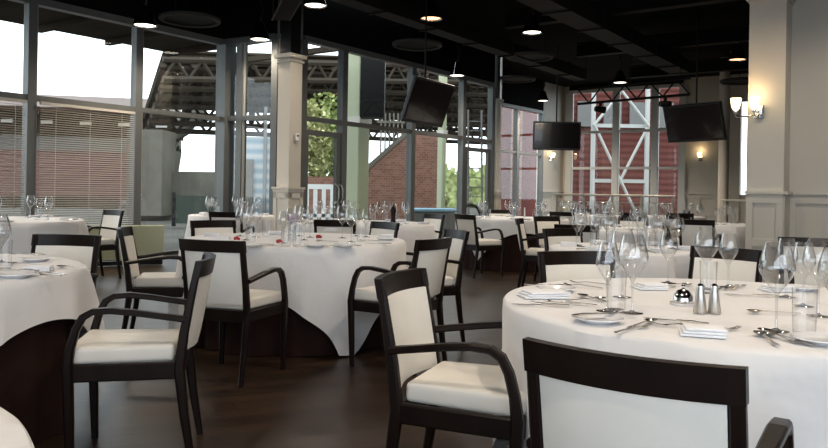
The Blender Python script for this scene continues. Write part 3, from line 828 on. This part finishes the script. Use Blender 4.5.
# --- generic settings on the other tables
def settings(tab, n, a0, mini=False, frac=.70, big=True, clutter=True):
    cx, cy, r = T[tab][:3]
    for i in range(n):
        a_ = a0 + 2 * PI * i / n; ca, sa = math.cos(a_), math.sin(a_); rr = r * frac
        bx, by = cx + rr * .86 * ca, cy + rr * .86 * sa; tx, ty = -sa, ca
        put('fbig', bx + tx * .05, by + ty * .05, 0, tab); put('fsmall', bx - tx * .045 + ca * .03, by - ty * .045 + sa * .03, 0, tab)
        put('tum', bx - ca * .10, by - sa * .10, 0, tab)
        if clutter:
            px_, py_ = cx + (r - .13) * ca, cy + (r - .13) * sa
            put('nap', px_, py_, a_, tab)
            if r > .6: put('plate', px_ + tx * .17, py_ + ty * .17, 0, tab)
            put('knife', px_ - tx * .10, py_ - ty * .10, a_ + PI / 2, tab)
settings('T3', 5, -1.2); settings('T4', 5, .3); settings('T5', 6, -1.2); settings('T6', 6, -.6)
settings('T7', 6, -1.3); settings('T8', 5, -.9, clutter=False); settings('T9', 4, -2.2, clutter=False); settings('T10', 6, -1.0); settings('T11', 6, -1.1, clutter=False)
# pepper mill and bottle on the table behind the centre one
for (px, py, k) in ((393, 226, 0), ):
    p = on_table(px, py)
    r = empty('pepper_mill', (p.x, p.y, ZT_), 0, 'dark turned wooden pepper mill on the table behind centre table', 'pepper mill')
    MB().lathe([(0, 0), (.036, 0), (.036, .02), (.022, .09), (.03, .15)], 18).build('body', wenge, r, True)
    MB().lathe([(.03, .152), (.034, .175), (.02, .21), (.008, .222), (.012, .235), (0, .245)], 18).build('turning_head', wenge, r, True)
# candle on the brown-skirted table
p = on_table(524.5, 219); r = empty('candle', (p.x, p.y, ZT_), 0, 'slim white candle in a small holder on brown-skirted far table', 'candle')
MB().lathe([(0, 0), (.035, 0), (.03, .015), (.012, .02), (.014, .04), (0, .04)], 14).build('holder', china, r, True)
MB().lathe([(.010, .03), (.009, .17), (0, .175)], 10).build('candle_stick', napkin_m, r, True)

ORD = ['leftmost', 'second from left', 'third from left', 'fourth from left', 'fifth from left', 'sixth from left', 'seventh from left', 'eighth from left', 'ninth from left', 'tenth from left', 'eleventh from left', 'twelfth from left', 'thirteenth from left', 'fourteenth from left']
PHR = {k: v[5] for k, v in T.items()}
groups = {}
for k, o, tab, lab in REG:
    kk = {'fbig': 'big', 'fsmall': 'small'}.get(k, k); groups.setdefault((kk, tab), []).append((o, lab))
for (k, tab), lst in groups.items():
    lst.sort(key=lambda t: t[0].location.x / t[0].location.y)
    nm, cat = NAMEK[k]; pl_ = {'knife': 'knives', 'wine glass': 'wine glasses'}.get(cat, cat + 's')
    for i, (o, lab) in enumerate(lst):
        od = ORD[min(i, len(ORD) - 1)]
        if i == len(lst) - 1 and i > 0: od = 'rightmost'
        if len(lst) == 1: od = 'only one'
        tag(o, lab or f'{nm}, {od} on the {PHR[tab]}', cat, f'{pl_} on the {PHR[tab]}')

# ------------------------------------------------------------------ OUTSIDE
og = MB().box((5, 60, -.35), (240, 160, .3)).build('ground_outside', grass_m); struct(og)
# overhanging eaves outside wall A
nA = Vector((-D1.y, D1.x))
m = MB(); m.wallbox(A0 + nA * 2.3, A1 + nA * 2.3 + D1 * 2, 4.3, 4.65, 4.3)
for k in range(10):
    q = A0 + D1 * (1 + k * 1.5) + nA * 2.3; m.box((q.x, q.y, 4.24), (.12, 4.1, .12), a1)
struct(m.build('eaves', dark_roof))
# long low stand seen through the blinds
S0 = at(-260, 200, 40); S1 = at(122, 200, 44)
st = empty('stadium_stand', (0, 0, 0), 0, 'long grandstand of red seats seen through the blinds', 'grandstand')
d_ = (S1 - S0).xy; 
b = MB()
for k in range(14):
    o_ = k * .75; z = .3 + k * .24
    b.wallbox((S0.x, S0.y + o_), (S1.x, S1.y + o_), z - .3, z + .12, .7)
sx_ = b.build('seat_tiers', seats_m, st)
MB().wallbox((S0.x, S0.y - .5), (S1.x, S1.y - .5), -.2, .45, .2).build('front_wall', dark_roof, st)
MB().wallbox((S0.x, S0.y + 11), (S1.x, S1.y + 11), 3.5, 4.6, .4).build('glazed_fascia', MATS['grey_cladding'], st)
MB().wallbox((S0.x, S0.y + 11.5), (S1.x, S1.y + 11.5), 4.6, 6.6, .4).build('upper_wall', dark_roof, st)
MB().wallbox((S0.x, S0.y + 10), (S1.x, S1.y + 10), 6.4, 7.2, 5).build('roof', mat('pink_roof', (.36, .30, .28), .8), st)
for k in range(8):
    q = S0.xy + d_ * (k / 7.5); MB().box((q.x, q.y + 10.6, 5.6), (.8, .1, .25)).build('lamp_panel', white_paint, st)
# big truss roof of the main stand
big = empty('stadium_roof', (0, 0, 0), 0, 'dark trussed stadium roof seen above the right blinds and glass door', 'stadium roof')
def P3(px, py, Y): return at(px, py, Y)
rf = MB()
A_ = P3(146, 106, 34); B_ = P3(163, 52, 30); C_ = P3(505, 62, 40); D_ = P3(505, 128, 52); E_ = P3(222, 122, 42); G_ = P3(188, 124, 40)
# roof sheeting in separate strips with bright gaps between
def lerp(a, b, t): return a + (b - a) * t
ns = 17
for k in range(ns):
    t0 = k / ns; t1 = t0 + .66 / ns
    a = lerp(B_, A_, t0); b2 = lerp(C_, D_, t0); c3 = lerp(C_, D_, t1); d3 = lerp(B_, A_, t1)
    rf.prism([a, b2, c3, d3], (0, 0, .08))
rf.build('roof_sheeting', dark_roof, big)
tr = MB()
for k in range(7):
    t = k / 6; a = lerp(B_, A_, t) - Vector((0, 0, .3)); b2 = lerp(C_, D_, t) - Vector((0, 0, .3)); 
    tr.tube([a, b2], .14, 6).tube([a - Vector((0, 0, .8)), b2 - Vector((0, 0, .8))], .14, 6)
    for j in range(34):
        u0 = lerp(a, b2, j / 34); u1 = lerp(a, b2, (j + 1) / 34); dn = Vector((0, 0, .8))
        tr.tube([u0, u1 - dn] if j % 2 else [u0 - dn, u1], .07, 5)
for j in range(15): tr.tube([lerp(B_, C_, j / 14) - Vector((0, 0, .5)), lerp(A_, D_, j / 14) - Vector((0, 0, .5))], .16, 6)
tr.build('roof_truss', roof_steel, big)
# curved leg of roof
pts = [P3(x, y, 38) for x, y in ((205, 112), (190, 118), (180, 130), (173, 150), (169, 175), (167, 205), (166, 238))]
MB().tube(pts, [.5, .5, .5, .45, .45, .45, .45], 10).build('curved_leg', concrete, big, True)
# pale block and added dark panel
o = MB(); p0 = P3(160, 171, 30); o.box(((P3(136, 171, 30).x + P3(226, 171, 30).x) / 2, 31, p0.z / 2 - .1), (P3(226, 171, 30).x - P3(136, 171, 30).x, 2, p0.z + .2))
o.box((P3(147, 171, 29).x, 29.5, P3(147, 130, 29).z / 2), (P3(168, 171, 29).x - P3(133, 171, 29).x, 1.6, P3(147, 130, 29).z))
bb = o.build('concrete_block', concrete); tag(bb, 'pale concrete block outside below the trussed roof', 'building')
q0 = P3(203, 190, 22); 
gb = empty('dark_panel', (P3(205, 200, 24).x, 24, 0), 0, 'dark low panel outside the window corner', 'dark_panel')
MB().box((0, 0, .42), (1.9, .08, .9)).build('panel_leaf', mat('dark_green_panel', (.05, .06, .05), .6), gb)  # added dark panel in place of curtain-like dark stripes
for x in (-1, 1): MB().box((x, 0, .42), (.1, .12, 1.1)).build('post', black_metal, gb)
# blue hoarding wall and fence beyond jog window
hb = empty('hoarding', (P3(262, 200, 26).x, 26, 0), 0, 'pale blue and white striped hoarding outside beside the square column', 'hoarding')
MB().box((0, 0, 1.4), (2.6, .1, 3.1)).build('board', hoard_m, hb); MB().box((-.55, -.15, 1.0), (.5, .1, 2.3)).build('post_panel', concrete, hb)
MB().box((.1, -.1, 2.0), (.10, .10, 4.0)).build('mast', grey_band, hb)
# trees behind the glass door
def tree(px, Y, h, w, mi, label, seed):
    p = at(px, 200, Y); r = empty('tree', (p.x, p.y, -.2), 0, label, 'tree', 'trees outside the glass doors')
    MB().tube([(0, 0, 0), (.05, 0, h * .3), (0, .05, h * .6)], [.16, .12, .05], 8).build('trunk', bark, r)
    b = MB(); rnd = random.Random(seed)
    for k in range(2600):
        th = rnd.uniform(0, 2 * PI); u = rnd.uniform(-1, 1); q = rnd.random() ** .4
        c = Vector((w * q * math.cos(th) * math.sqrt(1 - u * u), w * q * math.sin(th) * math.sqrt(1 - u * u), h * .62 + h * .38 * q * u + .25 * math.sin(5 * th)))
        e = Vector((rnd.gauss(0, 1), rnd.gauss(0, 1), rnd.gauss(0, 1))).normalized() * .11; f_ = e.cross(Vector((rnd.random(), rnd.random(), 1))).normalized() * .075
        b.quad([c - e, c - f_, c + e, c + f_])
    b.build('foliage', leafs[mi], r); return r
tree(304, 29, 4.8, 1.0, 1, 'yellow-green tree outside the glass door, left one', 1); tree(322, 32, 5.4, 1.4, 0, 'green tree outside the middle of the glass door', 2); tree(340, 36, 5.0, 1.2, 1, 'yellow-green tree at right of the glass door', 3)
tree(258, 44, 3.2, 2.0, 0, 'low tree behind the striped hoarding', 4)
fx0 = at(303, 200, 21).x; fx1 = at(336, 200, 21).x
fe = empty('fence', ((fx0 + fx1) / 2, 21, 0), 0, 'white picket fence outside the glass door', 'fence')
MB().box((0, 0, 1.22), (1.3, .06, .14)).box((0, 0, .4), (1.3, .05, .1)).build('rail', white_paint, fe)
for k in range(6): MB().box((-.6 + k * .24, 0, .6), (.11, .05, 1.3)).build('picket', white_paint, fe)
lw = MB().box((at(318, 200, 24).x, 24, .75), (2.4, .25, 1.6)).build('garden_wall', brick); tag(lw, 'low red brick wall behind the white picket fence', 'wall')
# pale column and added dark box outside
def ext_col(px, w, Y, label, dark=None):
    p = at(px, 200, Y); ww_ = w / F * Y
    r = empty('outdoor_column', (p.x, p.y, -.2), a1, label, 'column', 'pale columns outside the glass doors')
    MB().box((0, 0, 2.55), (ww_, ww_, 5.1), bevel=.03).build('shaft', pale_green, r)
    MB().box((0, 0, 3.0), (ww_ * 1.12, ww_ * 1.12, .15)).build('collar', cream, r); return r
ext_col(357, 17, 17.6, 'pale green column outside, right of the glass door'); ext_col(441, 7, 21, 'slim pale green column outside by the brick wall')
dz = at(373, 90, 17); b_ = MB().box((dz.x, dz.y, 3.75), (.55, .5, 1.9)).build('reflection_box', black_metal); tag(b_, 'black box imitating a dark reflection beside the pale outdoor column', 'box')  # added dark box imitates a reflection at the column head
# brick gable
g0 = at(368, 170, 24); g1 = at(411, 132, 25); g2 = at(440, 132, 25.5); g2b = at(440, 240, 25.5); g0b = at(368, 240, 24)
for p_ in (g0b, g2b): p_.z = -.2
g1b = Vector((g1.x, g1.y, -.2))
br = MB().prism([g0b, (g1.x, g1.y, -.2), g1, g0], (.1, .6, 0)).prism([(g1.x, g1.y, -.2), g2b, g2, g1], (.1, .6, 0))
bo = empty('brick_building', (0, 0, 0), 0, 'red brick building with a sloping gable outside the window wall', 'building')
br.build('wall', brick, bo)
MB().prism([g0 + Vector((0, -.1, 0)), g1 + Vector((0, -.1, 0)), g1 + Vector((0, -.1, .18)), g0 + Vector((0, -.1, .18))], (.1, .8, 0)).build('gable_coping', concrete, bo)
w_ = MB(); 
for k in range(6):
    q = at(381 + k * 4.2, 134, 32); w_.box((q.x, q.y, q.z / 2 + .4), (.07, .07, q.z + 1.0))
w_.box((at(391, 134, 32).x, 32, at(391, 122, 32).z), (1.2, .1, .1)); tag(w_.build('slatted_screen', concrete), 'pale slatted screen above the brick gable outside', 'screen')
# arches / blue car like trough near brick base
q = at(430, 206, 20); r = empty('planter', (q.x, 20, 0), .3, 'blue-topped grey planter outside before the brick wall', 'planter')
MB().box((0, 0, .3), (1.3, .5, .6), bevel=.03).build('box', grey_band, r); MB().box((0, 0, .64), (1.35, .55, .09), bevel=.02).build('blue_rim', hoard, r)
# ladder seen through door 2
q = at(476, 190, 21); r = empty('ladder', (q.x, 21, -.1), .2, 'tall pale ladder outside the right glass door', 'ladder')
for s_ in (-.2, .2): MB().tube([(s_, 0, 0), (s_, .25, 3.6)], .03, 6).build('rail', grey_band, r)
for k in range(12): MB().tube([(-.2, .02 + .02 * k, .3 + k * .27), (.2, .02 + .02 * k, .3 + k * .27)], .016, 5).build('rung', grey_band, r)
q = at(470, 205, 19.5); r = empty('bicycle_rack', (q.x, 19.5, -.2), .3, 'dark hooped rack outside at foot of the right glass door', 'rack')
for k in range(2): MB().tube([(-.3 + k * .15, k * .3, 0), (-.3 + k * .15, k * .3, .75), (-.2 + k * .15, k * .3, .95), (.0 + k * .15, k * .3, 1.02), (.2 + k * .15, k * .3, .95), (.3 + k * .15, k * .3, .75), (.3 + k * .15, k * .3, 0)], .04, 8).build('hoop', black_metal, r, True)
# distant landscape hedge
hd = MB(); rnd = random.Random(5)
for k in range(900):
    c = Vector((rnd.uniform(2, 13), rnd.uniform(62, 66), rnd.uniform(-.2, 3.2) * rnd.random() ** .3)); e = Vector((rnd.gauss(0, 1), 0, rnd.gauss(0, 1))) * .3; f_ = Vector((e.z, .1, -e.x)) * .8
    hd.quad([c - e, c - f_, c + e, c + f_])
tag(hd.build('hedge', leafs[0]), 'far green hedge seen through the right glass door', 'hedge')
# red building beyond wall C and the far window
rb = empty('red_building', (0, 0, 0), 0, 'red clad stadium building beyond the far windows', 'building')
x0 = at(500, 200, 36).x; x1 = at(545, 200, 36).x
MB().box(((x0 + x1) / 2, 36, 3.4), (x1 - x0, 1, 7.4)).build('wall', mat('bright_red_cladding', (.13, .028, .024), .8, noise=.3, nscale=.9), rb)
MB().box((at(516, 200, 35).x, 35.2, 3.2), (.5, .4, 7)).build('pilaster', brick, rb)
wr_ = MB().box((at(640, 200, 42).x, 42, 4.0), (11, 1, 8.6)); wr_.build('long_wall', cladding_red, rb)
for k in range(5): MB().box((at(585 + k * 26, 200, 41.3).x, 41.3, 5.6), (1.0, .1, 1.4)).build('window', grey_band, rb)
q0 = at(592, 200, 29); q1 = at(646, 200, 29)
tower_paint = mat('tower_paint', (.42, .42, .40), .5)
tw = empty('steel_tower', (0, 0, 0), 0, 'white steel tower with crossed bracing beyond the far window', 'steel tower')
for q in (q0, q1): MB().box((q.x, 29, 3.2), (.15, .15, 7)).build('upright', tower_paint, tw)
zz = [at(620, y, 29).z for y in (236, 126, 58)]
xm = (q0.x + q1.x) / 2
for k in range(2):
    for xa, xb in ((q0.x, q1.x),):
        MB().tube([(xa, 28.9, zz[k]), (xb, 28.9, zz[k + 1])], .055, 8).build('diagonal_brace', tower_paint, tw)
        MB().tube([(xa, 28.8, zz[k + 1]), (xb, 28.8, zz[k])], .055, 8).build('diagonal_brace', tower_paint, tw)
for z in (zz[1], at(620, 181, 29).z): MB().box(((q0.x + q1.x) / 2, 29, z), (q1.x - q0.x, .14, .14)).build('cross_beam', tower_paint, tw)

# ------------------------------------------------------------------ LIGHT
w = bpy.data.worlds.new('sky'); C.world = w; w.use_nodes = True
nt = w.node_tree; bg = nt.nodes['Background']
bg.inputs['Color'].default_value = (.82, .91, 1.0, 1); bg.inputs['Strength'].default_value = 3.1
def portal(p, q, z0, z1, inward):
    l = bpy.data.lights.new('window_daylight_portal', 'AREA'); l.shape = 'RECTANGLE'
    p = Vector(p); q = Vector(q); l.size = (q - p).length; l.size_y = z1 - z0
    l.cycles.is_portal = True
    o = bpy.data.objects.new('window_daylight_portal', l); col.objects.link(o)
    c = (p + q) / 2; o.location = (c.x, c.y, (z0 + z1) / 2)
    n = Vector((inward[0], inward[1], 0)).normalized()
    o.rotation_euler = n.to_track_quat('-Z', 'Y').to_euler()
nin = (D1.y, -D1.x)
portal(A0 - nA * -.2, A1 + nA * .2, .1, ZH, nin); portal(B0 + nA * .2, B1 + nA * .2, .1, ZH, nin)
portal(W0 + D1 * .2, W1 + D1 * .2, .1, 4.4, (-D1.x, -D1.y)); portal((-6.1, BK - .15), (6.3, BK - .15), .5, 3.9, (0, 1))
# unseen downlights around the camera; the rightmost is added to light the wall
for (x, y) in ((1.6, 3.4), (-.6, 1.0), (2.6, .8), (-3.2, 4.6), (1.2, 6.6), (3.2, 9.6), (4.3, 7.3), (-4.9, 7.4)):
    s = copy_tree(spot0); s.location = (x, y, 3.88)
    point_light('downlight_lamp', (0, 0, -.01), 28 if x > 4 else 55, (1, .86, .70), parent=s)
    tag(s, f'downlight hanging out of view above the {"left" if x < 0 else "right"} foreground', 'ceiling light', 'downlights above the foreground outside the view')

for nm in ('stadium_seats', 'red_cladding', 'bright_red_cladding', 'brick', 'concrete', 'roof_cladding', 'roof_steel', 'grey_cladding', 'ground_paving', 'pink_roof', 'foliage_a', 'foliage_b', 'pale_green_paint', 'dark_green_panel', 'striped_hoarding'):
    MATS[nm].node_tree.nodes['Principled BSDF'].inputs['Specular IOR Level'].default_value = .08
cam = bpy.data.cameras.new('camera'); co = bpy.data.objects.new('camera', cam); col.objects.link(co)
cam.sensor_width = 36; cam.lens = F / 828 * 36; cam.shift_y = -(224 - HY) / 828; cam.clip_end = 500
co.location = (0, 0, EYE); co.rotation_euler = (PI / 2, 0, 0)
co.rotation_euler = (Matrix.Rotation(PI / 2, 3, 'X') @ Matrix.Rotation(ROLL, 3, 'Z')).to_euler()
C.camera = co
C.view_settings.view_transform = 'Standard'; C.view_settings.look = 'None'; C.view_settings.gamma = 1; C.view_settings.exposure = .42
C.cycles.max_bounces = 10; C.cycles.transparent_max_bounces = 32; C.cycles.caustics_reflective = False; C.cycles.caustics_refractive = False
